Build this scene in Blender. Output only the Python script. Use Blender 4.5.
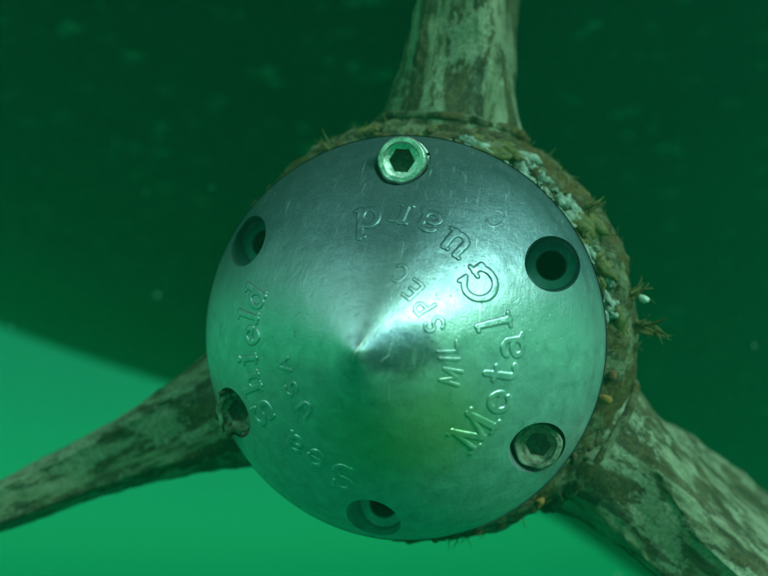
import bpy, bmesh, math, random
from mathutils import Vector, Matrix, noise

random.seed(7)
S = bpy.context.scene
for o in list(bpy.data.objects):
    bpy.data.objects.remove(o)
COL = S.collection
CM = 0.01
PITCH = math.radians(20)

# ------------------------------------------------------------------ camera
cam_data = bpy.data.cameras.new("camera")
cam = bpy.data.objects.new("camera", cam_data)
COL.objects.link(cam)
cam.rotation_euler = (math.radians(90) + PITCH, 0, 0)
cam_data.sensor_width = 36
cam_data.lens = 36
cam_data.clip_start = 0.005
cam_data.clip_end = 200
cam_data.dof.use_dof = True
cam_data.dof.focus_distance = 0.168
cam_data.dof.aperture_fstop = 9.5
S.camera = cam
CAMM = Matrix.Rotation(math.radians(90) + PITCH, 4, 'X')

# ------------------------------------------------------------------ world: daylight filtered through green sea water
SUN_ELEV = math.radians(22)
SUN_AZ = math.radians(133)       # compass, clockwise from +Y
w = bpy.data.worlds.new("World")
S.world = w
w.use_nodes = True
nt = w.node_tree
nt.nodes.clear()
out = nt.nodes.new('ShaderNodeOutputWorld')
bg = nt.nodes.new('ShaderNodeBackground')
sky = nt.nodes.new('ShaderNodeTexSky')
sky.sky_type = 'NISHITA'
sky.sun_disc = False
sky.sun_elevation = SUN_ELEV
sky.sun_rotation = SUN_AZ
tint = nt.nodes.new('ShaderNodeMix'); tint.data_type = 'RGBA'; tint.blend_type = 'MULTIPLY'
tint.inputs[0].default_value = 1.0
tint.inputs[7].default_value = (0.02, 0.30, 0.12, 1)          # water takes the red out
tc = nt.nodes.new('ShaderNodeTexCoord')
sep = nt.nodes.new('ShaderNodeSeparateXYZ')
ramp = nt.nodes.new('ShaderNodeValToRGB')                      # light scattered by the water itself, evenly round
ramp.color_ramp.elements[0].position = 0.0
ramp.color_ramp.elements[0].color = (0.02, 0.3, 0.16, 1)
ramp.color_ramp.elements[1].position = 1.0
ramp.color_ramp.elements[1].color = (14, 23, 21.5, 1)
for pos, c in ((0.36, (0.02, 0.75, 0.32, 1)), (0.43, (0.01, 2.9, 0.85, 1)), (0.52, (0.01, 3.8, 1.25, 1)), (0.655, (0.2, 3.6, 1.7, 1)), (0.715, (9.0, 16.0, 14.5, 1))):   # brightest in the round window of sky overhead
    e = ramp.color_ramp.elements.new(pos); e.color = c
mr = nt.nodes.new('ShaderNodeMapRange')
mr.inputs['From Min'].default_value = -1
mr.inputs['From Max'].default_value = 1
add = nt.nodes.new('ShaderNodeMix'); add.data_type = 'RGBA'; add.blend_type = 'ADD'
add.inputs[0].default_value = 1.0
nt.links.new(tc.outputs['Generated'], sep.inputs[0])
nt.links.new(sep.outputs['Z'], mr.inputs['Value'])
nt.links.new(mr.outputs[0], ramp.inputs[0])
nt.links.new(sky.outputs[0], tint.inputs[6])
nt.links.new(tint.outputs[2], add.inputs[6])
nt.links.new(ramp.outputs[0], add.inputs[7])
nt.links.new(add.outputs[2], bg.inputs['Color'])
bg.inputs['Strength'].default_value = 0.15
nt.links.new(bg.outputs[0], out.inputs[0])

# ------------------------------------------------------------------ sun (spread by the waves and the water)
sd = bpy.data.lights.new("sun", 'SUN')
sd.energy = 3.8
sd.angle = math.radians(18)
sd.color = (0.60, 1.0, 0.84)
sun = bpy.data.objects.new("sun", sd)
COL.objects.link(sun)
sdir = Vector((math.sin(SUN_AZ) * math.cos(SUN_ELEV), math.cos(SUN_AZ) * math.cos(SUN_ELEV), math.sin(SUN_ELEV)))
sun.rotation_euler = (-sdir).to_track_quat('-Z', 'Y').to_euler()

S.view_settings.view_transform = 'Standard'
S.view_settings.look = 'None'
S.view_settings.exposure = -0.12
S.view_settings.gamma = 1.0
S.view_settings.use_curve_mapping = False
S.render.engine = 'CYCLES'
S.render.resolution_x = 1024
S.render.resolution_y = 768
S.cycles.volume_bounces = 1
S.cycles.max_bounces = 6

# ------------------------------------------------------------------ the frame of the anode: z out of the cone, x right, y up, centimetres
FIT_T = Vector((0.32, -1.216, -18.883))
FIT_R = Vector((0.002, -0.174, -0.082))
FRAME = CAMM @ Matrix.Translation(FIT_T * CM) @ Matrix.Rotation(FIT_R.length, 4, FIT_R.normalized())


# ------------------------------------------------------------------ helpers
def link(o, parent=None):
    COL.objects.link(o)
    if parent:
        o.parent = parent
    return o


def tag(o, label=None, cat=None, group=None, kind=None):
    if label: o['label'] = label
    if cat: o['category'] = cat
    if group: o['group'] = group
    if kind: o['kind'] = kind
    return o


def empty(name, label, cat, loc=(0, 0, 0), group=None, world=None):
    """an Empty standing in the anode's frame at loc (cm)"""
    o = bpy.data.objects.new(name, None)
    o.empty_display_size = 0.01
    link(o)
    o.matrix_world = world if world is not None else FRAME @ Matrix.Translation(Vector(loc) * CM)
    tag(o, label, cat, group)
    return o


def mesh_obj(name, verts, faces, mat, parent=None, smooth=True, sharp=None, scale=CM, world=None):
    me = bpy.data.meshes.new(name)
    me.from_pydata([Vector(v) * scale for v in verts], [], faces)
    me.update()
    if smooth:
        for p in me.polygons:
            p.use_smooth = True
        if sharp:
            me.set_sharp_from_angle(angle=math.radians(sharp))
    if mat:
        me.materials.append(mat)
    o = bpy.data.objects.new(name, me)
    link(o, parent)
    if world is not None:
        o.matrix_world = world
    return o


def lathe(profile, n=96, close_start=True, close_end=True):
    """profile of (r, z) from one pole to the other; radii of 0 make a pole"""
    V, F = [], []
    rings = []
    for r, z in profile:
        if r <= 1e-6:
            rings.append([len(V)]); V.append((0, 0, z))
        else:
            rings.append(list(range(len(V), len(V) + n)))
            for i in range(n):
                a = 2 * math.pi * i / n
                V.append((r * math.cos(a), r * math.sin(a), z))
    for A, B in zip(rings, rings[1:]):
        for i in range(n):
            j = (i + 1) % n
            if len(A) == 1 and len(B) == 1:
                continue
            if len(A) == 1:
                F.append((A[0], B[i], B[j]))
            elif len(B) == 1:
                F.append((A[i], B[0], A[j]))
            else:
                F.append((A[i], B[i], B[j], A[j]))
    return V, F


def smoothstep(a, b, x):
    t = max(0.0, min(1.0, (x - a) / (b - a)))
    return t * t * (3 - 2 * t)


# ------------------------------------------------------------------ materials
def new_mat(name):
    m = bpy.data.materials.new(name)
    m.use_nodes = True
    t = m.node_tree
    t.nodes.clear()
    o = t.nodes.new('ShaderNodeOutputMaterial')
    b = t.nodes.new('ShaderNodeBsdfPrincipled')
    t.links.new(b.outputs[0], o.inputs['Surface'])
    return m, t, b


def N(t, kind, **kw):
    n = t.nodes.new(kind)
    for k, v in kw.items():
        setattr(n, k, v)
    return n


def noise_tex(t, vec, scale, detail=6, rough=0.6, dist=0.0):
    n = N(t, 'ShaderNodeTexNoise')
    n.inputs['Scale'].default_value = scale
    n.inputs['Detail'].default_value = detail
    n.inputs['Roughness'].default_value = rough
    n.inputs['Distortion'].default_value = dist
    t.links.new(vec, n.inputs['Vector'])
    return n.outputs['Fac']


def rampn(t, fac, stops):
    r = N(t, 'ShaderNodeValToRGB')
    el = r.color_ramp.elements
    el[0].position = stops[0][0]; el[0].color = (*stops[0][1], 1)
    el[1].position = stops[-1][0]; el[1].color = (*stops[-1][1], 1)
    for p, c in stops[1:-1]:
        x = el.new(p); x.color = (*c, 1)
    t.links.new(fac, r.inputs[0])
    return r.outputs[0]


def mixc(t, fac, a, b, blend='MIX'):
    m = N(t, 'ShaderNodeMix', data_type='RGBA', blend_type=blend)
    for sock, v in ((m.inputs[0], fac), (m.inputs[6], a), (m.inputs[7], b)):
        if isinstance(v, (int, float)):
            sock.default_value = v
        elif isinstance(v, tuple):
            sock.default_value = (*v, 1)
        else:
            t.links.new(v, sock)
    return m.outputs[2]


def math_n(t, op, a, b=None, clamp=False):
    m = N(t, 'ShaderNodeMath', operation=op, use_clamp=clamp)
    for i, v in enumerate((a, b)):
        if v is None: continue
        if isinstance(v, (int, float)):
            m.inputs[i].default_value = v
        else:
            t.links.new(v, m.inputs[i])
    return m.outputs[0]


def mapped(t, scale=(1, 1, 1), rot=(0, 0, 0), loc=(0, 0, 0), space='Object'):
    c = N(t, 'ShaderNodeTexCoord')
    m = N(t, 'ShaderNodeMapping')
    m.inputs['Scale'].default_value = scale
    m.inputs['Rotation'].default_value = rot
    m.inputs['Location'].default_value = loc
    t.links.new(c.outputs[space], m.inputs[0])
    return m.outputs[0]


def bump(t, b, h, strength, dist):
    n = N(t, 'ShaderNodeBump')
    n.inputs['Strength'].default_value = strength
    n.inputs['Distance'].default_value = dist
    t.links.new(h, n.inputs['Height'])
    t.links.new(n.outputs[0], b.inputs['Normal'])


def zinc_material():
    m, t, b = new_mat("cast_zinc")
    v = mapped(t, (100, 100, 100))                        # object space in centimetres
    big = noise_tex(t, v, 0.42, 4, 0.55)
    mid = noise_tex(t, v, 2.6, 8, 0.65, 0.4)
    fine = noise_tex(t, v, 16, 6, 0.7)
    streak = noise_tex(t, mapped(t, (900, 140, 200), (0, 0, 0.7)), 1.0, 4, 0.6)
    # tarnish plus painted dark: hull shade over the top, a reflection beside the tip
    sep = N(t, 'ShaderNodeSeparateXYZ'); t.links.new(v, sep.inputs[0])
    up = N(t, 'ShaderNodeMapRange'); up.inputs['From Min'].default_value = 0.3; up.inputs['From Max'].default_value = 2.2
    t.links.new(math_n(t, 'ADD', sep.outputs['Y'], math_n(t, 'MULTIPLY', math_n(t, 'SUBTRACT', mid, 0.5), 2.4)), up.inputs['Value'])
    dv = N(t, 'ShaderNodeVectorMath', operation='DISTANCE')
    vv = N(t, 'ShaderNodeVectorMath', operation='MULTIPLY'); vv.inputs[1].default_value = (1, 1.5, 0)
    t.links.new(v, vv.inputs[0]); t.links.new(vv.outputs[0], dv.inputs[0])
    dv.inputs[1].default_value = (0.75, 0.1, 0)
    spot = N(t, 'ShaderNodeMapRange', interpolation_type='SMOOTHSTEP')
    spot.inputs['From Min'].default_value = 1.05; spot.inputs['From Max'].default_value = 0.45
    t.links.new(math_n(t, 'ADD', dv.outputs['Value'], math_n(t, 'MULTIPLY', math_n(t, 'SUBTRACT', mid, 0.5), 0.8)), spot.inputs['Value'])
    tarn_shade = math_n(t, 'ADD', math_n(t, 'MULTIPLY', up.outputs[0], 0.86), math_n(t, 'MULTIPLY', spot.outputs[0], 0.95), clamp=True)
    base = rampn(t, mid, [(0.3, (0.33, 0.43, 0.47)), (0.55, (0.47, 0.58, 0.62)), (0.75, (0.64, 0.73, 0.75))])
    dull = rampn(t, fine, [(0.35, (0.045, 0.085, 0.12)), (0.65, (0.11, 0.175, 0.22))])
    c = mixc(t, tarn_shade, base, dull)
    # thin film of green algae low on the cone
    fd = N(t, 'ShaderNodeVectorMath', operation='DISTANCE')
    t.links.new(v, fd.inputs[0]); fd.inputs[1].default_value = (1.1, -1.7, 3.2)
    fm = N(t, 'ShaderNodeMapRange', interpolation_type='SMOOTHSTEP')
    fm.inputs['From Min'].default_value = 2.3; fm.inputs['From Max'].default_value = 0.3
    t.links.new(math_n(t, 'ADD', fd.outputs['Value'], math_n(t, 'MULTIPLY', math_n(t, 'SUBTRACT', big, 0.5), 2.0)), fm.inputs['Value'])
    c = mixc(t, math_n(t, 'MULTIPLY', fm.outputs[0], 0.6), c, (0.34, 0.50, 0.14))
    # pale chalky bloom in fine scuffs
    sc = N(t, 'ShaderNodeMapRange'); sc.inputs['From Min'].default_value = 0.60; sc.inputs['From Max'].default_value = 0.74
    t.links.new(streak, sc.inputs['Value'])
    c = mixc(t, math_n(t, 'MULTIPLY', sc.outputs[0], 0.35), c, (0.62, 0.68, 0.68))
    # knocks and scratches in several directions, and small pits
    scr = None
    for k, (ang, sc_) in enumerate(((0.5, 260), (1.3, 330), (2.2, 300), (2.9, 380))):
        sn = noise_tex(t, mapped(t, (sc_ * 2.6, 42, 90), (0, 0, ang), (k * 3.1, k, 0)), 1.0, 2, 0.5, 0.15)
        q = N(t, 'ShaderNodeMapRange'); q.inputs['From Min'].default_value = 0.73; q.inputs['From Max'].default_value = 0.80
        t.links.new(sn, q.inputs['Value'])
        scr = q.outputs[0] if scr is None else math_n(t, 'MAXIMUM', scr, q.outputs[0])
    c = mixc(t, math_n(t, 'MULTIPLY', scr, 0.5), c, (0.78, 0.82, 0.80))
    pit = N(t, 'ShaderNodeMapRange'); pit.inputs['From Min'].default_value = 0.66; pit.inputs['From Max'].default_value = 0.74
    t.links.new(noise_tex(t, v, 9, 5, 0.55), pit.inputs['Value'])
    c = mixc(t, math_n(t, 'MULTIPLY', pit.outputs[0], 0.55), c, (0.10, 0.13, 0.13))
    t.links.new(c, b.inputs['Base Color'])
    b.inputs['Metallic'].default_value = 0.68
    r = math_n(t, 'ADD', math_n(t, 'MULTIPLY', mid, 0.20), 0.20)
    r = math_n(t, 'ADD', r, math_n(t, 'MULTIPLY', tarn_shade, 0.10))
    t.links.new(r, b.inputs['Roughness'])
    h = math_n(t, 'ADD', math_n(t, 'MULTIPLY', fine, 0.35), math_n(t, 'ADD', mid, math_n(t, 'MULTIPLY', streak, 0.3)))
    h = math_n(t, 'SUBTRACT', h, math_n(t, 'ADD', math_n(t, 'MULTIPLY', pit.outputs[0], 0.5), math_n(t, 'MULTIPLY', scr, 0.35)))
    bump(t, b, h, 0.28, 0.0006)
    return m


def plain_metal(name, c1, c2, rough, scale=3.0, metal=0.8, bs=0.4, bd=0.0006):
    m, t, b = new_mat(name)
    v = mapped(t, (100, 100, 100))
    n1 = noise_tex(t, v, scale, 8, 0.7, 0.5)
    t.links.new(rampn(t, n1, [(0.35, c1), (0.65, c2)]), b.inputs['Base Color'])
    b.inputs['Metallic'].default_value = metal
    t.links.new(math_n(t, 'ADD', math_n(t, 'MULTIPLY', n1, 0.3), rough - 0.15), b.inputs['Roughness'])
    bump(t, b, noise_tex(t, v, scale * 3, 6, 0.7), bs, bd)
    return m


def bronze_material(name, along, tone=(0.78, 0.76, 0.72), rusty=False):
    """old bronze under a mottled skin of lime, verdigris and slime; `along` = stretch of the mottling"""
    m, t, b = new_mat(name)
    v = mapped(t, along)
    st = noise_tex(t, mapped(t, (along[0] * 2.4, along[1] * 0.22, along[2] * 1.2)), 1.0, 6, 0.6, 0.3)
    a = noise_tex(t, v, 1.0, 12, 0.7, 0.25)
    a = math_n(t, 'ADD', math_n(t, 'MULTIPLY', a, 0.66), math_n(t, 'MULTIPLY', st, 0.34))
    g = noise_tex(t, mapped(t, along, loc=(4, 7, 2)), 0.7, 8, 0.6, 0.9)
    f = noise_tex(t, mapped(t, (100, 100, 100)), 9, 8, 0.75)
    base = rampn(t, a, [(0.40, (0.045, 0.042, 0.028)), (0.475, (0.13, 0.14, 0.085)), (0.49, (0.25, 0.27, 0.19)),
                        (0.55, (0.42, 0.43, 0.34)), (0.62, (0.56, 0.48, 0.41))])
    brown = rampn(t, f, [(0.35, (0.04, 0.032, 0.018)), (0.6, (0.15, 0.115, 0.05))])
    mk = N(t, 'ShaderNodeMapRange'); mk.inputs['From Min'].default_value = 0.49; mk.inputs['From Max'].default_value = 0.56
    t.links.new(g, mk.inputs['Value'])
    c = mixc(t, math_n(t, 'MULTIPLY', mk.outputs[0], 0.85), base, brown)
    # flaky pale scale with ragged sharp borders, and darker scraped spots inside it
    pn = noise_tex(t, mapped(t, (along[0] * 0.75, along[1] * 1.4, along[2] * 0.8), loc=(3, 1, 8)), 0.75, 12, 0.74, 0.15)
    pm = N(t, 'ShaderNodeMapRange'); pm.inputs['From Min'].default_value = 0.515; pm.inputs['From Max'].default_value = 0.53
    t.links.new(pn, pm.inputs['Value'])
    c = mixc(t, math_n(t, 'MULTIPLY', pm.outputs[0], 0.8), c, rampn(t, f, [(0.35, (0.26, 0.30, 0.23)), (0.5, (0.44, 0.47, 0.39)), (0.7, (0.60, 0.60, 0.52))]))
    dm = N(t, 'ShaderNodeMapRange'); dm.inputs['From Min'].default_value = 0.44; dm.inputs['From Max'].default_value = 0.425
    t.links.new(noise_tex(t, mapped(t, along, loc=(1, 5, 3)), 1.6, 10, 0.7), dm.inputs['Value'])
    c = mixc(t, math_n(t, 'MULTIPLY', dm.outputs[0], 0.75), c, (0.055, 0.05, 0.034))
    c = mixc(t, 0.45, c, rampn(t, f, [(0.3, (0.05, 0.05, 0.04)), (0.7, (0.5, 0.52, 0.42))]), 'OVERLAY')
    if rusty:
        g2 = noise_tex(t, mapped(t, (100, 100, 100), loc=(9, 2, 5)), 0.55, 6, 0.65, 0.8)
        m2 = N(t, 'ShaderNodeMapRange'); m2.inputs['From Min'].default_value = 0.50; m2.inputs['From Max'].default_value = 0.56
        t.links.new(g2, m2.inputs['Value'])
        c = mixc(t, math_n(t, 'MULTIPLY', m2.outputs[0], 0.85), c, rampn(t, f, [(0.35, (0.12, 0.035, 0.015)), (0.55, (0.20, 0.13, 0.03)), (0.68, (0.40, 0.34, 0.12))]))
    c = mixc(t, 1.0, c, tone, 'MULTIPLY')
    t.links.new(c, b.inputs['Base Color'])
    b.inputs['Roughness'].default_value = 0.7
    b.inputs['Specular IOR Level'].default_value = 0.3
    h = math_n(t, 'ADD', math_n(t, 'MULTIPLY', pm.outputs[0], 0.25), math_n(t, 'ADD', math_n(t, 'MULTIPLY', a, 0.7), math_n(t, 'MULTIPLY', f, 0.5)))
    bump(t, b, h, 0.6, 0.0014)
    return m


def organic(name, c1, c2, rough=0.8, scale=6, sub=0.0, bd=0.0008):
    m, t, b = new_mat(name)
    v = mapped(t, (100, 100, 100))
    n1 = noise_tex(t, v, scale, 8, 0.7)
    t.links.new(rampn(t, n1, [(0.35, c1), (0.65, c2)]), b.inputs['Base Color'])
    b.inputs['Roughness'].default_value = rough
    bump(t, b, n1, 0.6, bd)
    return m


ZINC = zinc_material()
STEEL = plain_metal("stainless_steel", (0.40, 0.44, 0.42), (0.90, 0.92, 0.88), 0.30, 5, 0.8)
SOCKET_DARK = plain_metal("socket_dark", (0.12, 0.11, 0.09), (0.40, 0.38, 0.34), 0.5, 9, 0.2, 0.7, 0.001)
STEEL_OLD = plain_metal("slimed_steel", (0.08, 0.09, 0.06), (0.40, 0.43, 0.33), 0.45, 4, 0.45, 0.7, 0.001)
DARK = plain_metal("dark_bore", (0.012, 0.012, 0.010), (0.03, 0.028, 0.022), 0.7, 5, 0.0)
BRONZE_BLADE = bronze_material("fouled_blade_bronze", (135, 33, 90))
BRONZE_HUB = bronze_material("fouled_hub_bronze", (150, 150, 220), (0.50, 0.47, 0.38), True)
CRUST_PALE = organic("lime_crust", (0.12, 0.15, 0.12), (0.44, 0.50, 0.46), 0.75)
CRUST_BROWN = organic("brown_crust", (0.035, 0.022, 0.012), (0.17, 0.12, 0.05), 0.85)
WEED = organic("olive_weed", (0.06, 0.055, 0.012), (0.20, 0.17, 0.045), 0.6)
ORANGE = organic("orange_sponge", (0.20, 0.08, 0.02), (0.48, 0.20, 0.03), 0.6)
RUST = organic("rusty_crust", (0.05, 0.018, 0.008), (0.24, 0.10, 0.035), 0.85)
JELLY = organic("pale_bud", (0.55, 0.62, 0.55), (0.75, 0.8, 0.72), 0.4)

# ------------------------------------------------------------------ boat hull overhead
def hull_material():
    m, t, b = new_mat("antifouling_paint")
    v = mapped(t, (1, 1, 1))
    n1 = noise_tex(t, v, 5, 8, 0.65, 0.3)
    n2 = noise_tex(t, mapped(t, (1, 1, 1)), 40, 5, 0.6)
    c = rampn(t, n1, [(0.3, (0.022, 0.018, 0.014)), (0.7, (0.060, 0.050, 0.036))])
    sp = N(t, 'ShaderNodeMapRange'); sp.inputs['From Min'].default_value = 0.60; sp.inputs['From Max'].default_value = 0.68
    t.links.new(n2, sp.inputs['Value'])
    c = mixc(t, math_n(t, 'MULTIPLY', sp.outputs[0], 0.8), c, (0.34, 0.36, 0.30))
    t.links.new(c, b.inputs['Base Color'])
    b.inputs['Roughness'].default_value = 0.85
    bump(t, b, n1, 0.5, 0.01)
    return m


def hull_point(u, v):
    """u: -1..1 across the hull; v: 0 stern .. 1 far end. metres"""
    y = -0.34 + 3.54 * v
    half = min(2.3, 0.13 + 1.75 * max(0.0, y + 0.02) ** 0.8)  # unseen stern shaped as a narrow strip, blocking overhead light but not the sides
    x = u * half + 0.02
    rise = 0.9 * max(0.0, abs(u) - 0.55) ** 2          # bilges turn up
    z = 0.30 + rise * 0.5 + 0.03 * abs(x) - 0.29 * x * smoothstep(0.05, 0.7, v) - 0.42 * max(0.0, x - 0.35) ** 1.5 * smoothstep(0.15, 0.9, v) + 0.14 * v
    return x, y, z


def build_hull():
    nu, nv, th = 72, 96, 0.035
    V, F = [], []
    for k in range(2):
        for j in range(nv + 1):
            for i in range(nu + 1):
                x, y, z = hull_point(-1 + 2 * i / nu, j / nv)
                if k == 0:
                    z += 0.004 * noise.noise(Vector((x * 3, y * 3, 1.3)))
                V.append((x, y, z + k * (th + 0.12)))
    W = nu + 1
    off = W * (nv + 1)
    for j in range(nv):
        for i in range(nu):
            a = j * W + i
            F.append((a, a + W, a + W + 1, a + 1))
            F.append((off + a, off + a + 1, off + a + W + 1, off + a + W))
    for i in range(nu):
        F.append((i, i + 1, off + i + 1, off + i))
        a = nv * W + i
        F.append((a, off + a, off + a + 1, a + 1))
    for j in range(nv):
        a = j * W
        F.append((a, off + a, off + a + W, a + W))
        a = j * W + nu
        F.append((a, a + W, off + a + W, off + a))
    o = mesh_obj('boat_hull', V, F, hull_material(), sharp=50, scale=1)
    tag(o, 'dark green shaded boat bottom filling the blurred background above the propeller', 'boat hull')


build_hull()

# ------------------------------------------------------------------ anode: cone shell
PROFILE = [(0, 4.9), (.25, 4.72), (1, 4.15), (2, 3.35), (3, 2.5), (3.6, 1.95), (4.1, 1.4), (4.5, .9), (4.8, .4), (4.97, .05), (5.0, -.32)]


def zc(r):
    """height of the cone surface at radius r, smoothed through the profile"""
    r = max(0.0, r)
    def lin(x):
        x = abs(x)
        for (r0, z0), (r1, z1) in zip(PROFILE, PROFILE[1:]):
            if x <= r1:
                return z0 + (z1 - z0) * (x - r0) / (r1 - r0)
        return PROFILE[-1][1]
    h = 0.06 if r < 0.3 else min(0.3, max(0.04, (5.0 - r)))
    h = min(h, max(0.04, 5.0 - r))
    return sum(lin(r + k * h / 3) for k in range(-3, 4)) / 7


HOLES = [90, 30, -30, -90, -150, 150]
HR = 4.107
BOLTED = {90, -30, -150}
FLOOR = 0.0


def build_anode():
    root = empty('anode', 'domed grey zinc anode cone with raised lettering, bolted to the propeller hub', 'anode')
    prof = []
    n = 74
    for i in range(n + 1):
        r = 4.99 * (1 - (1 - i / n) ** 1.25)
        prof.append((r, zc(r)))
    prof += [(5.0, -0.05), (5.0, -0.30), (4.96, -0.40), (4.86, -0.44), (0, -0.44)]
    V, F = lathe(prof, 224)
    # hand-cast unevenness
    V2 = []
    for x, y, z in V:
        r = math.hypot(x, y)
        if z > -0.2:
            d = 0.018 * noise.noise(Vector((x * 0.9, y * 0.9, z * 0.9))) + 0.007 * noise.noise(Vector((x * 3.1, y * 3.1, 5)))
            z += d
        elif r > 4.5:
            k = 1 + 0.004 * noise.noise(Vector((x * 1.3, y * 1.3, 3))) + 0.003 * noise.noise(Vector((x * 5, y * 5, 4)))
            x *= k; y *= k
        V2.append((x, y, z))
    F = [f[::-1] for f in F]
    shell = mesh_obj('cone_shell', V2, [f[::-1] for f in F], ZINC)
    me = shell.data
    bm = bmesh.new(); bm.from_mesh(me)
    bmesh.ops.recalc_face_normals(bm, faces=bm.faces)
    bm.to_mesh(me); bm.free()
    # counterbores and bolt holes, parallel to the cone's axis
    cv, cf = [], []
    for a in HOLES:
        cx, cy = HR * math.cos(math.radians(a)), HR * math.sin(math.radians(a))
        pr = [(0, -1.9), (0.34, -1.9), (0.34, FLOOR - 0.04), (0.37, FLOOR), (0.57, FLOOR), (0.610, FLOOR + 0.05), (0.622, 0.6), (0.632, 1.4), (0.66, 3.2), (0, 3.2)]
        v, f = lathe(pr, 64)
        o = len(cv)
        cv += [(x + cx, y + cy, z) for x, y, z in v]
        cf += [tuple(i + o for i in q) for q in f]
    cut = mesh_obj('cutter', cv, cf, ZINC)
    bm = bmesh.new(); bm.from_mesh(cut.data)
    bmesh.ops.recalc_face_normals(bm, faces=bm.faces)
    bm.to_mesh(cut.data); bm.free()
    md = shell.modifiers.new('bores', 'BOOLEAN')
    md.operation = 'DIFFERENCE'; md.object = cut; md.solver = 'EXACT'
    bv = shell.modifiers.new('worn_edges', 'BEVEL')
    bv.width = 0.075 * CM; bv.segments = 3; bv.limit_method = 'ANGLE'; bv.angle_limit = math.radians(38)
    dg = bpy.context.evaluated_depsgraph_get(); dg.update()
    new = bpy.data.meshes.new_from_object(shell.evaluated_get(dg))
    shell.modifiers.clear()
    shell.data = new
    new.name = 'cone_shell'
    bpy.data.objects.remove(cut)
    for p in new.polygons:
        p.use_smooth = True
    new.set_sharp_from_angle(angle=math.radians(32))
    shell.parent = root
    shell.matrix_parent_inverse.identity()
    return root


anode = build_anode()

# ------------------------------------------------------------------ raised letters
def arc(cx, cy, rx, ry, a0, a1, n=14):
    return [(cx + rx * math.cos(math.radians(a0 + (a1 - a0) * i / n)), cy + ry * math.sin(math.radians(a0 + (a1 - a0) * i / n))) for i in range(n + 1)]


T, t_ = 0.078, 0.046      # thick and thin half strokes
X = 0.64                  # x height
G = {}                    # glyph: width, [(points, half width)]
G['M'] = (1.0, [([(-.36, 0), (-.36, 1)], t_), ([(-.36, 1), (0, .12)], T), ([(0, .12), (.36, 1)], t_), ([(.36, 1), (.36, 0)], T),
                ([(-.50, 0), (-.22, 0)], t_), ([(.20, 0), (.52, 0)], t_), ([(-.50, 1), (-.34, 1)], t_), ([(.34, 1), (.52, 1)], t_)])
G['e'] = (.6, [(arc(0, .31, .23, .31, 0, 318, 26), T * .85), ([(-.2, .33), (.23, .33)], t_)])
G['t'] = (.45, [([(-.04, .92), (-.04, .16)] + arc(.10, .16, .14, .15, 180, 320, 8), T), ([(-.20, X), (.20, X)], t_)])
G['a'] = (.6, [(arc(-.02, .45, .2, .18, 160, 0, 10) + [(.18, .10), (.28, .02)], T * .85), (arc(-.02, .18, .19, .17, 60, 330, 18), T * .8)])
G['l'] = (.35, [([(0, 1), (0, 0)], T), ([(-.15, 0), (.15, 0)], t_), ([(-.15, .98), (0, .98)], t_)])
G['G'] = (1.05, [(arc(0, .5, .41, .47, 40, 318, 28), T), ([(.35, .42), (.35, .12)], T), ([(.19, .43), (.50, .43)], t_), ([(.36, .96), (.36, .72)], t_)])
G['u'] = (.65, [([(-.19, X), (-.19, .2)] + arc(.0, .2, .19, .19, 180, 350, 10), T), ([(.2, X), (.2, 0)], T), ([(-.32, X), (-.19, X)], t_), ([(.08, X), (.2, X)], t_), ([(.2, .01), (.33, .01)], t_)])
G['r'] = (.5, [([(-.1, X), (-.1, 0)], T), (arc(.12, .42, .2, .2, 175, 60, 8), T * .8), ([(-.24, 0), (.08, 0)], t_), ([(-.24, X), (-.1, X)], t_)])
G['d'] = (.65, [(arc(-.02, .31, .22, .31, 0, 360, 28), T * .85), ([(.21, 1), (.21, 0)], T), ([(.07, .98), (.21, .98)], t_), ([(.21, .01), (.34, .01)], t_)])
G['S'] = (.7, [(arc(0, .74, .25, .24, 30, 180, 12) + arc(0, .74, .25, .24, 180, 262, 6)[1:] + arc(0, .26, .27, .25, 82, 0, 6)[0:] + arc(0, .26, .27, .25, 0, -155, 14)[1:], T),
               ([(.24, .98), (.24, .72)], t_), ([(-.27, .02), (-.27, .28)], t_)])
G['i'] = (.35, [([(0, X), (0, 0)], T), ([(-.14, 0), (.14, 0)], t_), ([(-.14, X - .01), (0, X - .01)], t_), ([(0, .89), (.001, .9)], T * 1.2)])
G['h'] = (.65, [([(-.19, 1), (-.19, 0)], T), (arc(0, .42, .19, .2, 180, 0, 12) + [(.19, 0)], T), ([(-.32, 0), (-.06, 0)], t_), ([(.06, 0), (.32, 0)], t_), ([(-.32, .98), (-.19, .98)], t_)])
s_ = 0.075
G['M2'] = (.8, [([(-.32, 0), (-.32, 1), (0, .25), (.32, 1), (.32, 0)], s_)])
G['I2'] = (.2, [([(0, 0), (0, 1)], s_)])
G['L2'] = (.6, [([(-.2, 1), (-.2, 0), (.26, 0)], s_)])
G['S2'] = (.6, [(arc(0, .74, .25, .24, 30, 262, 16) + arc(0, .26, .27, .25, 82, -155, 18), s_)])
G['P2'] = (.6, [([(-.24, 0), (-.24, 1), (.02, 1)] + arc(.02, .74, .24, .26, 90, -90, 12) + [(-.24, .48)], s_)])
G['E2'] = (.6, [([(.26, 1), (-.22, 1), (-.22, 0), (.26, 0)], s_), ([(-.22, .5), (.18, .5)], s_)])
G['C2'] = (.7, [(arc(.04, .5, .32, .48, 50, 310, 22), s_)])
G['U2'] = (.7, [([(-.28, 1), (-.28, .3)] + arc(0, .3, .28, .28, 180, 360, 14) + [(.28, 1)], s_)])
G['A2'] = (.8, [([(-.34, 0), (0, 1), (.34, 0)], s_), ([(-.22, .34), (.22, .34)], s_)])


def seg_d(px, py, ax, ay, bx, by):
    dx, dy = bx - ax, by - ay
    L = dx * dx + dy * dy
    k = 0 if L == 0 else max(0, min(1, ((px - ax) * dx + (py - ay) * dy) / L))
    return math.hypot(px - ax - k * dx, py - ay - k * dy)


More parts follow.
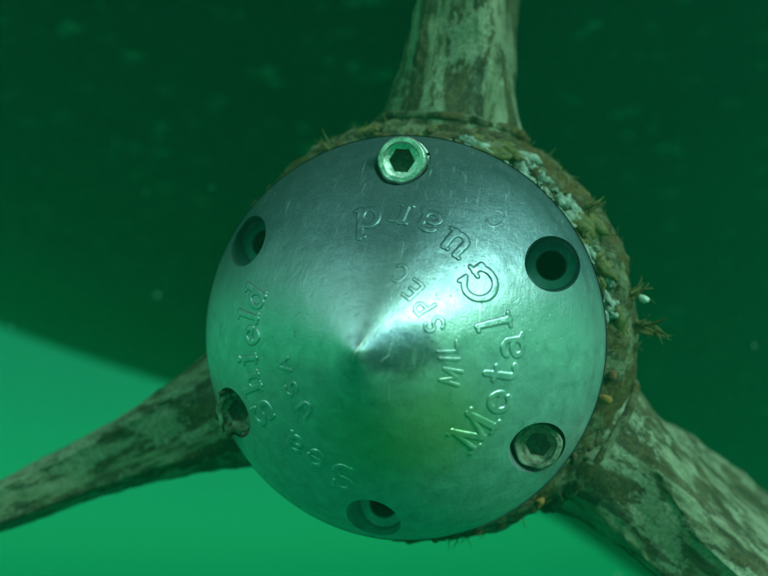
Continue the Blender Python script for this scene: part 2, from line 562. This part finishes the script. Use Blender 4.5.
def build_letter(ch, az, r0, size, inward, wide=1.0, height=0.036, soft=0.085, sink=-0.03, turn=0.0, hw=1.0):
    """a cast letter following the cone. inward: tops of the letters point at the cone's tip"""
    width, strokes = G[ch]
    segs = []
    for pts, h in strokes:
        for (ax, ay), (bx, by) in zip(pts, pts[1:]):
            segs.append((ax, ay, bx, by, h * hw))
    step = 0.021
    x0, x1, y0, y1 = -width / 2 - .2, width / 2 + .2, -.2, 1.2
    nx, ny = int((x1 - x0) / step), int((y1 - y0) / step)
    sd = {}
    for j in range(ny + 1):
        for i in range(nx + 1):
            px, py = x0 + i * step, y0 + j * step
            d = 9
            for ax, ay, bx, by, h in segs:
                if abs(px - (ax + bx) / 2) - abs(ax - bx) / 2 > .25 or abs(py - (ay + by) / 2) - abs(ay - by) / 2 > .25:
                    continue
                q = seg_d(px, py, ax, ay, bx, by) - h
                if q < d: d = q
            sd[i, j] = d
    keep = {k for k, d in sd.items() if d < soft + step}
    idx, V, F = {}, [], []
    ct, st = math.cos(turn), math.sin(turn)
    for j in range(ny):
        for i in range(nx):
            q = [(i, j), (i + 1, j), (i + 1, j + 1), (i, j + 1)]
            if all(k in keep for k in q):
                f = []
                for k in q:
                    if k not in idx:
                        px, py = x0 + k[0] * step, (y0 + k[1] * step) - .5
                        px, py = px * ct - py * st, px * st + py * ct
                        s = px * size * wide
                        y = py * size * 0.80          # foreshortening of slope into radius
                        if inward:
                            r = r0 - y; a = math.radians(az) + s / r0
                        else:
                            r = r0 + y; a = math.radians(az) - s / r0
                        d = sd[k]
                        lift = 1 - smoothstep(-0.02, soft, d)
                        z = zc(r) + sink + (height - sink) * lift
                        bx, by = r * math.cos(a), r * math.sin(a)
                        z += 0.018 * noise.noise(Vector((bx * 0.9, by * 0.9, zc(r) * 0.9))) + 0.007 * noise.noise(Vector((bx * 3.1, by * 3.1, 5)))
                        z += 0.010 * noise.noise(Vector((bx * 7, by * 7, 2)))
                        idx[k] = len(V); V.append((bx, by, z))
                    f.append(idx[k])
                F.append(tuple(f) if not inward else tuple(f))
    o = mesh_obj('raised_letter', V, F, ZINC, anode)
    bm = bmesh.new(); bm.from_mesh(o.data)
    bmesh.ops.recalc_face_normals(bm, faces=bm.faces)
    if sum(f.normal.z for f in bm.faces) < 0:
        bmesh.ops.reverse_faces(bm, faces=bm.faces)
    bm.to_mesh(o.data); bm.free()
    return o


for ch, az, r in [('M', -36, 2.68), ('e', -19.5, 2.68), ('t', -7.3, 2.62), ('a', 4.5, 2.72), ('l', 16.2, 2.50),
                  ('G', 35.5, 2.52), ('u', 56.5, 2.60), ('a', 71.5, 2.72), ('r', 85, 2.72), ('d', 98.5, 2.58)]:
    build_letter(ch, az, r, 0.80, True, 0.98)
for ch, az, r in [('d', 165, 2.98), ('l', 173, 3.0), ('e', -178.8, 2.90), ('i', -168.5, 3.0), ('h', -158.2, 3.02), ('S', -144.5, 3.04),
                  ('a', -125.3, 2.92), ('e', -114, 2.92), ('S', -100.5, 3.0)]:
    build_letter(ch, az, r, 0.80, False, 0.92)
for ch, az, r in [('M2', -13.5, 1.74), ('I2', -2, 1.63), ('L2', 6, 1.58), ('S2', 24.5, 1.42), ('P2', 41.5, 1.42), ('E2', 56.5, 1.48), ('C2', 71.5, 1.62)]:
    build_letter(ch, az, r, 0.44, True, 0.92, height=0.028, soft=0.09)
for ch, az, r in [('A2', -163.4, 1.87), ('S2', -147.5, 1.87), ('U2', -132, 1.88)]:
    build_letter(ch, az, r, 0.44, False, 0.95, height=0.028, soft=0.09)
build_letter('C2', 52.3, 3.66, 0.52, True, 1.0, height=0.004, soft=0.1, hw=0.7)

# two bright gouges by the tip
def gouge(p, q, wdt):
    n = 12
    V, F = [], []
    p, q = Vector(p), Vector(q)
    d = (q - p).normalized(); s = Vector((-d.y, d.x))
    for i in range(n + 1):
        k = i / n
        c = p.lerp(q, k) + s * 0.02 * math.sin(k * 5)
        ww = wdt * math.sin(math.pi * min(0.97, max(0.03, k))) ** 0.5
        for off, h in ((-1.0, -0.012), (-.35, 0.022), (.35, 0.022), (1.0, -0.012)):
            x, y = c.x + s.x * ww * off, c.y + s.y * ww * off
            V.append((x, y, zc(math.hypot(x, y)) + h + 0.018 * noise.noise(Vector((x * .9, y * .9, zc(math.hypot(x, y)) * .9)))))
    for i in range(n):
        for j in range(3):
            a = i * 4 + j
            F.append((a, a + 1, a + 5, a + 4))
    o = mesh_obj('scratch_burr', V, F, STEEL, anode)
    bm = bmesh.new(); bm.from_mesh(o.data)
    bmesh.ops.recalc_face_normals(bm, faces=bm.faces)
    if sum(f.normal.z for f in bm.faces) < 0:
        bmesh.ops.reverse_faces(bm, faces=bm.faces)
    bm.to_mesh(o.data); bm.free()


gouge((-0.08, -0.22), (0.15, 0.36), 0.030)
gouge((0.42, -0.22), (0.55, 0.02), 0.010)

# ------------------------------------------------------------------ bolts
def ring_bolt(head_r, head_h, hexr, mat, root, name='head', wob=0.0):
    """socket cap head standing on z = 0"""
    n = 72
    rows = [(head_r, 0.0), (head_r * 1.0, head_h * 0.80), (head_r * 0.97, head_h * 0.93), (head_r * 0.90, head_h), (head_r * 0.74, head_h), (head_r * 0.70, head_h - 0.10), (head_r * 0.60, head_h - 0.12)]
    V, F = [], []
    def hexrad(a, R):
        k = (a % (math.pi / 3)) - math.pi / 6
        return R * math.cos(math.pi / 6) / math.cos(k)
    rings = []
    for r, z in rows:
        rings.append(len(V))
        for i in range(n):
            a = 2 * math.pi * i / n
            rr = r * (1 + wob * noise.noise(Vector((math.cos(a) * 2, math.sin(a) * 2, z * 4))))
            V.append((rr * math.cos(a), rr * math.sin(a), z + wob * 0.5 * noise.noise(Vector((math.cos(a) * 3, math.sin(a) * 3, r * 5)))))
    for R, z in ((hexr * 1.0, head_h - 0.13), (hexr * 0.98, head_h * 0.35)):
        rings.append(len(V))
        for i in range(n):
            a = 2 * math.pi * i / n
            r = hexrad(a, R)
            V.append((r * math.cos(a), r * math.sin(a), z))
    rings.append(len(V))
    for i in range(n):
        a = 2 * math.pi * i / n
        V.append((hexr * .45 * math.cos(a), hexr * .45 * math.sin(a), head_h * 0.30))
    c = len(V); V.append((0, 0, head_h * 0.24))
    for a, b in zip(rings, rings[1:]):
        for i in range(n):
            j = (i + 1) % n
            F.append((a + i, a + j, b + j, b + i))
    for i in range(n):
        F.append((rings[-1] + i, rings[-1] + (i + 1) % n, c))
    o = mesh_obj(name, V, F, mat, root, sharp=35)
    o.data.materials.append(SOCKET_DARK)                      # darker skin on the socket walls and floor
    for p in o.data.polygons[7 * n:]:
        p.material_index = 1
    return o


def washer(r0, r1, z, h, mat, root, gap=True):
    """split lock washer"""
    n = 60
    V, F = [], []
    tot = 352 if gap else 360
    for i in range(n + 1):
        a = math.radians(30 + tot * i / n)
        lift = 0.05 * i / n if gap else 0
        for r, zz in ((r0, z), (r1, z), (r1, z + h * .8), (r1 - .02, z + h), (r0 + .02, z + h), (r0, z + h * .8)):
            V.append((r * math.cos(a), r * math.sin(a), zz + lift))
    for i in range(n):
        for k in range(6):
            a = i * 6 + k; b = i * 6 + (k + 1) % 6
            F.append((a, b, b + 6, a + 6))
    F.append((0, 1, 2, 3, 4, 5)); F.append(tuple(n * 6 + k for k in (5, 4, 3, 2, 1, 0)))
    return mesh_obj('lock_washer', V, F, mat, root, sharp=35)


def make_bolt(az, zbase, label, mat, hr, hh, hexr, wob=0.0, tilt=(0, 0), shift=(0, 0)):
    a = math.radians(az)
    loc = (HR * math.cos(a) + shift[0], HR * math.sin(a) + shift[1], zbase)
    M = FRAME @ Matrix.Translation(Vector(loc) * CM) @ Matrix.Rotation(tilt[0], 4, 'X') @ Matrix.Rotation(tilt[1], 4, 'Y')
    r = empty('socket_bolt', label, 'bolt', group='socket head bolts holding the anode', world=M)
    ring_bolt(hr, hh, hexr, mat, r, wob=wob)
    washer(hr * .55, hr * 1.09, -0.13, 0.10, mat, r)
    V, F = lathe([(0, -3.2), (0.28, -3.2), (0.28, 0.01), (0, 0.01)], 32)
    mesh_obj('shank', V, F, mat, r, sharp=35)
    return r


make_bolt(90, 1.02, 'clean bright socket bolt standing proud of its hole below the upper blade', STEEL, 0.555, 0.62, 0.30, 0.03, (0.0, 0.02))
make_bolt(-30, 0.42, 'dull green slimed socket bolt sunk deep in the hole by the big right hand blade', STEEL_OLD, 0.54, 0.60, 0.29, 0.07)
make_bolt(-150, 0.50, 'crusted socket bolt with a glinting edge next to the long left blade', STEEL_OLD, 0.53, 0.62, 0.29, 0.12)

# ------------------------------------------------------------------ propeller
BLADES = (88, 208, 328)
prop = empty('propeller', 'fouled bronze three bladed propeller behind the zinc cone', 'propeller', (0.22, 0.12, -3))


def build_hub():
    pr = [(0, -3.4), (4.50, -3.4), (4.52, -0.50), (4.66, -0.50), (4.62, -0.62), (4.66, -0.95), (5.10, -1.0), (5.42, -1.1), (5.66, -1.5), (5.86, -2.0), (5.98, -2.7), (6.0, -3.5), (5.95, -4.5),
          (5.75, -5.6), (5.3, -6.8), (4.4, -7.8), (3.2, -8.3), (2.2, -8.5), (2.0, -9.4), (0, -9.4)]
    # refine
    pts = []
    for (r0, z0), (r1, z1) in zip(pr, pr[1:]):
        L = math.hypot(r1 - r0, z1 - z0); n = max(1, int(L / 0.14))
        for i in range(n):
            pts.append((r0 + (r1 - r0) * i / n, z0 + (z1 - z0) * i / n))
    pts.append(pr[-1])
    V, F = lathe(pts, 260)
    W = []
    for x, y, z in V:
        r = math.hypot(x, y)
        if r > 4.75 and z < -0.6:
            p = Vector((x, y, z))
            d = 0.12 * noise.fractal(p * 0.9, 1.0, 2.0, 4) + 0.11 * noise.fractal(p * 3.2, 0.8, 2.0, 4)
            k = (1 + d / r) * (0.975 if r > 4.9 else 1.0); x *= k; y *= k
        W.append((x, y, z + 3))
    mesh_obj('hub', W, F, BRONZE_HUB, prop, sharp=60)


build_hub()

BL = [  # s from the hub's axis, thickness (seen from aft), front z, back z, squareness
    (4.9, 4.30, -1.35, -5.9, 2.0), (5.75, 4.25, -1.38, -5.9, 2.0), (6.05, 4.05, -1.45, -5.9, 2.0), (6.35, 3.75, -1.55, -6.0, 2.3),
    (7.0, 3.3, -1.65, -6.6, 3.2), (8.0, 2.7, -1.7, -7.4, 4.6), (9.2, 2.2, -1.7, -8.4, 5.4), (11.0, 1.85, -1.6, -9.2, 5.4), (13.5, 1.55, -1.4, -9.6, 5.0),
    (17.0, 1.35, -1.2, -9.4, 3.2), (21.0, 0.75, -1.4, -8.8, 2.5), (24.0, 0.45, -2.2, -7.6, 2.2), (25.2, 0.15, -3.6, -6.0, 2.0)]


def bl_at(s):
    for A, B in zip(BL, BL[1:]):
        if s <= B[0]:
            k = (s - A[0]) / (B[0] - A[0])
            return [a + (b - a) * k for a, b in zip(A, B)]
    return list(BL[-1])


def bl_smooth(s):
    h = 0.25 if s < 8 else 0.9
    acc = [0] * 5
    for k in range(-2, 3):
        q = bl_at(min(25.2, max(4.9, s + k * h / 2)))
        acc = [a + b / 5 for a, b in zip(acc, q)]
    return acc


def build_blade(az, seed, label=None, pitch=0.0):
    ns, nc = 150, 84
    V, F = [], []
    s = 4.9
    ss = []
    for i in range(ns + 1):
        k = i / ns
        ss.append(4.9 + 20.3 * (0.55 * k + 0.45 * k * k))
    for s in ss:
        _, th, zf, zb, p = bl_smooth(s)
        cz, hz, hx = (zf + zb) / 2, (zf - zb) / 2, th / 2
        tw = math.radians(pitch) * smoothstep(5.8, 9, s)
        for j in range(nc):
            a = 2 * math.pi * j / nc
            ca, sa = math.cos(a), math.sin(a)
            x = hx * math.copysign(abs(sa) ** (2 / p), sa)
            z = hz * math.copysign(abs(ca) ** (2 / p), ca)
            x *= 1 + 0.16 * smoothstep(6, 9, s) * max(0.0, -ca + 0.4)
            # shallow fold lines running out along the trailing edge
            f = smoothstep(6.2, 7.2, s)
            if ca > 0.3:
                z += f * (0.10 * math.exp(-((x + 0.28 * th) / 0.06) ** 2) + 0.08 * math.exp(-((x - 0.30 * th) / 0.06) ** 2) - 0.10 * math.exp(-((x + 0.02 * th) / 0.2) ** 2))
            q = Vector((x, s * 0.55, z + seed * 11))
            d = 0.055 * noise.fractal(q * 0.9, 1.0, 2.0, 4) + 0.06 * noise.fractal(q * 3.2, 0.8, 2.0, 4) * f
            nrm = Vector((x / max(.2, hx), 0, z / max(.2, hz)))
            if nrm.length > 0: nrm.normalize()
            x += nrm.x * d; z += nrm.z * d
            x, z = x * math.cos(tw) - z * math.sin(tw), x * math.sin(tw) + z * math.cos(tw)
            V.append((x, s, z + cz + 3))
    for i in range(ns):
        for j in range(nc):
            a = i * nc + j; b = i * nc + (j + 1) % nc
            F.append((a, b, b + nc, a + nc))
    F.append(tuple(range(nc)))
    F.append(tuple(ns * nc + j for j in reversed(range(nc))))
    o = mesh_obj('blade', V, F, BRONZE_BLADE, prop, sharp=70)
    o.rotation_euler = (0, 0, math.radians(az - 90))
    if label: o['label'] = label
    # root flange, a low round collar clamped against the hub
    pr = [(0, 0), (2.2, 0), (2.26, .05), (2.27, .18), (2.18, .26), (1.6, .30), (0, .30)]
    pts = []
    for (r0, z0), (r1, z1) in zip(pr, pr[1:]):
        L = math.hypot(r1 - r0, z1 - z0); n = max(1, int(L / 0.1))
        for i in range(n):
            pts.append((r0 + (r1 - r0) * i / n, z0 + (z1 - z0) * i / n))
    pts.append(pr[-1])
    v, f = lathe(pts, 120)
    v2 = []
    for x, y, z in v:
        p = Vector((x, y, z + seed * 3))
        d = 0.07 * noise.fractal(p * 2.0, 1.0, 2.0, 4)
        r = math.hypot(x, y)
        k = 1 + (d / r if r > 1.5 else 0)
        v2.append((x * k, 5.55 + z + d * .4, y * k - 3.62 + 3))
    mesh_obj('root_collar', v2, f, BRONZE_HUB, o, sharp=60)
    return o


build_blade(87, 1, 'upper blade with pale lime streaks along its edge', 4.0)
build_blade(208, 2, 'long thin left blade with brown stains')
build_blade(329.5, 3, 'broad right hand blade mottled pale green', -13.0)


# ------------------------------------------------------------------ fouling
def lump(V, F, c, r, rnd, flat=0.6, tang=None, long=1.0, rough=0.45):
    """a small irregular crust or blob; tang = direction it is drawn out along"""
    bm = bmesh.new()
    bmesh.ops.create_icosphere(bm, subdivisions=1 if r < 0.05 else 2, radius=1)
    q = Vector((rnd.random() * 50, rnd.random() * 50, rnd.random() * 50))
    if tang is None:
        M = Matrix.Rotation(rnd.random() * 6.28, 3, 'X') @ Matrix.Rotation(rnd.random() * 6.28, 3, 'Y')
    else:
        M = Vector(tang).to_track_quat('X', 'Z').to_matrix() @ Matrix.Rotation(rnd.uniform(-.5, .5), 3, 'Z') @ Matrix.Rotation(rnd.uniform(-.5, .5), 3, 'Y')
    sx, sy, sz = rnd.uniform(.8, 1.6) * long, rnd.uniform(.5, 1.1), rnd.uniform(.35, .9) * flat * 1.4
    o = len(V)
    for v in bm.verts:
        p = v.co * (1 + rough * noise.noise(v.co * 1.6 + q) + rough * 0.5 * noise.noise(v.co * 4 + q))
        p = M @ Vector((p.x * sx, p.y * sy, p.z * sz))
        V.append(Vector(c) + p * r)
    for f in bm.faces:
        F.append(tuple(v.index + o for v in f.verts))
    bm.free()


def hub_pt(az, z, out=0.0):
    """a point on the hub's skin in the anode frame"""
    pr = [(4.75, -0.6), (5.15, -0.85), (5.42, -1.1), (5.66, -1.5), (5.86, -2.0), (5.98, -2.7), (6.0, -3.5), (5.95, -4.5)]
    r = pr[-1][0]
    for (r0, z0), (r1, z1) in zip(pr, pr[1:]):
        if z >= z1:
            r = r0 + (r1 - r0) * (z - z0) / (z1 - z0); break
    r = r * 0.975 + out
    return (0.22 + r * math.cos(math.radians(az)), 0.12 + r * math.sin(math.radians(az)), z)


def crust(name, label, cat, mat, spans, count, size, seed, zr=(-2.4, -0.6), out=0.0, long=1.6, rough=0.5, rim=0, flat=0.6):
    rnd = random.Random(seed)
    V, F = [], []
    for k in range(count):
        a0, a1 = spans[k % len(spans)]
        az = rnd.uniform(a0, a1)
        z = rnd.uniform(*zr)
        r = rnd.uniform(0.3, 1.0) ** 1.6 * size
        if noise.noise(Vector((az * 0.09, z * 1.6, seed))) < -0.05 and rnd.random() < 0.9:
            continue
        a = math.radians(az)
        if k < rim:        # creeping up over the edge of the cone
            c = (4.97 * math.cos(a), 4.97 * math.sin(a), rnd.uniform(-0.42, -0.12)); r *= 0.6
        else:
            c = hub_pt(az, z, out + rnd.uniform(-0.04, 0.04))
        lump(V, F, c, r, rnd, flat, tang=(-math.sin(a), math.cos(a), rnd.uniform(-.2, .2)), long=long * rnd.uniform(.6, 1.5), rough=rough)
    o = mesh_obj(name, V, F, mat, world=FRAME)
    tag(o, label, cat, kind='stuff')
    return o


crust('brown_crust', 'brown slimy growth covering the hub around the cone', 'crust', CRUST_BROWN, [(-80, -20), (25, 125), (60, 125)], 260, 0.20, 5, (-2.6, -0.55), -0.12, 1.0, 0.6, 40)
crust('rust_crust', 'rusty brown crust flecks scattered on the hub near the cone rim', 'crust', RUST, [(-70, -30), (45, 110), (-20, 20), (100, 122)], 120, 0.14, 17, (-2.2, -0.55), -0.05, 1.3, 0.6, 8)
crust('olive_crust', 'olive yellow slime lining the groove between cone and hub', 'crust', WEED, [(60, 112), (30, 80), (5, 50)], 70, 0.24, 8, (-1.4, -0.6), -0.15, 1.6, 0.6, 14)
crust('lime_crust', 'pale flaky lime crust along the cone rim on the upper right of the hub', 'crust', CRUST_PALE, [(42, 66), (44, 60), (38, 56), (8, 30), (60, 84)], 420, 0.17, 3, (-1.15, -0.6), -0.10, 1.3, 1.1, 150, 0.4)


def ribbon_tuft(loc_az, loc_z, label, n, length, seed, mat, lean=(0, 0, 0), width=0.05, spread=0.6):
    rnd = random.Random(seed)
    base = Vector(hub_pt(loc_az, loc_z, 0.0))
    V, F = [], []
    outd = Vector((math.cos(math.radians(loc_az)), math.sin(math.radians(loc_az)), 0.25))
    for k in range(n):
        d = (outd + Vector((rnd.uniform(-1, 1), rnd.uniform(-1, 1), rnd.uniform(-1, 1))) * spread + Vector(lean)).normalized()
        p = Vector((rnd.uniform(-.12, .12), rnd.uniform(-.12, .12), rnd.uniform(-.12, .12)))
        L = length * rnd.uniform(.45, 1)
        m = 9
        bend = Vector((rnd.uniform(-1, 1), rnd.uniform(-1, 1), rnd.uniform(-1, 1))) * 0.75
        w0 = width * rnd.uniform(.5, 1.2)
        side = d.cross(Vector((0.1, 0.2, 1))).normalized()
        for i in range(m + 1):
            kk = i / m
            ww = w0 * (1 - 0.75 * kk) * (1 + 0.3 * math.sin(kk * 9 + k))
            nn = d.cross(side).normalized()
            for q in range(4):
                aa = q * math.pi / 2
                V.append(p + side * ww * math.cos(aa) + nn * ww * 0.45 * math.sin(aa))
            p = p + d * (L / m)
            d = (d + bend * (1.0 / m) * 2).normalized()
        b0 = len(V) - 4 * (m + 1)
        for i in range(m):
            for q in range(4):
                a = b0 + i * 4 + q; b = b0 + i * 4 + (q + 1) % 4
                F.append((a, b, b + 4, a + 4))
        F.append((b0 + 3, b0 + 2, b0 + 1, b0)); e_ = b0 + m * 4
        F.append((e_, e_ + 1, e_ + 2, e_ + 3))
    o = mesh_obj('weed_tuft', V, F, mat, world=FRAME @ Matrix.Translation(base * CM))
    tag(o, label, 'seaweed', 'weed tufts growing on the hub')
    return o


ribbon_tuft(6, -1.9, 'largest olive weed tuft, sticking out to the right of the hub', 16, 0.95, 11, WEED, (0.5, -0.1, 0), 0.06, .35)
ribbon_tuft(14, -1.7, 'short brown weed tuft just above the largest tuft on the right', 12, 0.6, 12, WEED, (0, 0.5, 0), 0.05, .5)
ribbon_tuft(40, -1.2, 'wispy weed tuft at the upper right of the cone, among pale crust', 16, 0.65, 13, WEED, (0.4, 0.1, 0), 0.045, .5)
ribbon_tuft(119, -1.0, 'thin weed tuft at the upper left end of the growth above the cone', 12, 0.6, 14, WEED, (-0.3, -0.1, 0), 0.045, .6)
ribbon_tuft(104, -1.0, 'low olive weed tuft left of the bright bolt', 12, 0.4, 15, WEED, (-0.8, 0, 0), 0.045, .5)


def bolt_crust():
    """scale and weed grown over the lower left bolt"""
    bolt = [o for o in COL.objects if o.get('label', '').startswith('crusted socket bolt')][0]
    rnd = random.Random(9)
    for mat, cnt, sz in ((CRUST_BROWN, 22, 0.13), (CRUST_PALE, 14, 0.10)):
        V, F = [], []
        for k in range(cnt):
            a = rnd.uniform(1.6, 5.6)
            r = rnd.uniform(0.42, 0.60)
            lump(V, F, (r * math.cos(a), r * math.sin(a), rnd.uniform(0.3, 0.64)), sz * rnd.uniform(.4, 1), rnd, 0.6, rough=0.9)
        mesh_obj('scale_crust', V, F, mat, bolt)


bolt_crust()


def strings():
    """ragged threads of growth along the outline of the hub"""
    rnd = random.Random(33)
    V, F = [], []
    for k in range(230):
        az = rnd.choice([rnd.uniform(-8, 70), rnd.uniform(25, 62), rnd.uniform(95, 124), rnd.uniform(-78, -40)])
        p = Vector(hub_pt(az, rnd.uniform(-2.6, -0.8), -0.05))
        a = math.radians(az)
        d = Vector((math.cos(a), math.sin(a), 0.3)) * 0.6 + Vector((-math.sin(a), math.cos(a), 0)) * rnd.uniform(-1, 1) + Vector((0, 0, rnd.uniform(-.4, .6)))
        d.normalize()
        L = 0.08 + 0.42 * rnd.random() ** 2.5
        w0 = rnd.uniform(0.012, 0.035)
        side = d.cross(Vector((0.1, 0.2, 1))).normalized()
        b0 = len(V)
        for i in range(7):
            ww = w0 * (1 - 0.12 * i)
            nn = d.cross(side).normalized()
            for q in range(3):
                V.append(p + side * ww * math.cos(q * 2.094) + nn * ww * math.sin(q * 2.094))
            p = p + d * (L / 6)
            d = (d + Vector((rnd.uniform(-1, 1), rnd.uniform(-1, 1), rnd.uniform(-1, 1))) * 0.38).normalized()
        for i in range(6):
            for q in range(3):
                x = b0 + i * 3 + q; y = b0 + i * 3 + (q + 1) % 3
                F.append((x, y, y + 3, x + 3))
    o = mesh_obj('stringy_growth', V, F, WEED, world=FRAME)
    tag(o, 'fine stringy olive growth fringing the outline of the hub', 'growth', kind='stuff')


strings()


def bud(az, z, r, label, mat, name='bud', cat='sea squirt', outd=0.1, stretch=1.0):
    V, F = [], []
    rnd = random.Random(int(az * 7))
    lump(V, F, (0, 0, 0), r, rnd, 1.0)
    o = mesh_obj(name, V, F, mat, world=FRAME @ Matrix.Translation(Vector(hub_pt(az, z, outd)) * CM))
    return tag(o, label, cat)


bud(-14, -0.85, 0.15, 'round orange sea squirt between the cone rim and the right hand blade', ORANGE, 'sea_squirt', outd=0.03)
bud(-48, -1.2, 0.10, 'small dull orange sea squirt under the lower right bolt', ORANGE, 'sea_squirt', outd=-0.03)
bud(13, -1.3, 0.10, 'tiny pale round bud beside the right weed tufts', JELLY, 'pale_bud', 'sea squirt', outd=0.45)


def rim_blob(az, r, label):
    V, F = [], []
    lump(V, F, (0, 0, 0), r, random.Random(int(az)), 1.0)
    a = math.radians(az)
    o = mesh_obj('slime_blob', V, F, CRUST_BROWN, world=FRAME @ Matrix.Translation(Vector((5.03 * math.cos(a), 5.03 * math.sin(a), -.36)) * CM))
    tag(o, label, 'growth')


rim_blob(-123, 0.13, 'small dark blob hanging on the lower left rim of the cone')
rim_blob(-75, 0.12, 'small dark blob hanging under the bottom of the cone')

# ------------------------------------------------------------------ specks drifting in the water
def specks():
    rnd = random.Random(21)
    V, F = [], []
    for k in range(420):
        p = Vector((rnd.uniform(-.6, .6), rnd.uniform(0.28, 1.2), rnd.uniform(-.3, .8)))
        lump(V, F, p * 100, 0.03 + 0.17 * rnd.random() ** 3, rnd)
    o = mesh_obj('drifting_specks', V, F, JELLY)
    tag(o, 'tiny pale specks drifting in the green water', 'specks', kind='stuff')


specks()

# ------------------------------------------------------------------ the water itself
def haze():
    x0, x1, y0, y1, z0, z1 = -2.6, 2.6, -0.5, 3.5, -2.4, 1.9
    V = [(x0, y0, z0), (x1, y0, z0), (x1, y1, z0), (x0, y1, z0), (x0, y0, z1), (x1, y0, z1), (x1, y1, z1), (x0, y1, z1)]
    F = [(0, 3, 2, 1), (4, 5, 6, 7), (0, 1, 5, 4), (1, 2, 6, 5), (2, 3, 7, 6), (3, 0, 4, 7)]
    m = bpy.data.materials.new("green_water")
    m.use_nodes = True
    t = m.node_tree; t.nodes.clear()
    o = t.nodes.new('ShaderNodeOutputMaterial')
    v = t.nodes.new('ShaderNodeVolumePrincipled')
    v.inputs['Color'].default_value = (0.02, 0.62, 0.34, 1)
    v.inputs['Density'].default_value = 0.39
    v.inputs['Anisotropy'].default_value = 0.3
    t.links.new(v.outputs[0], o.inputs['Volume'])
    ob = mesh_obj('haze', V, F, m, smooth=False, scale=1)
    tag(ob, 'green sea water hazing everything behind the propeller', 'water', kind='stuff')


haze()
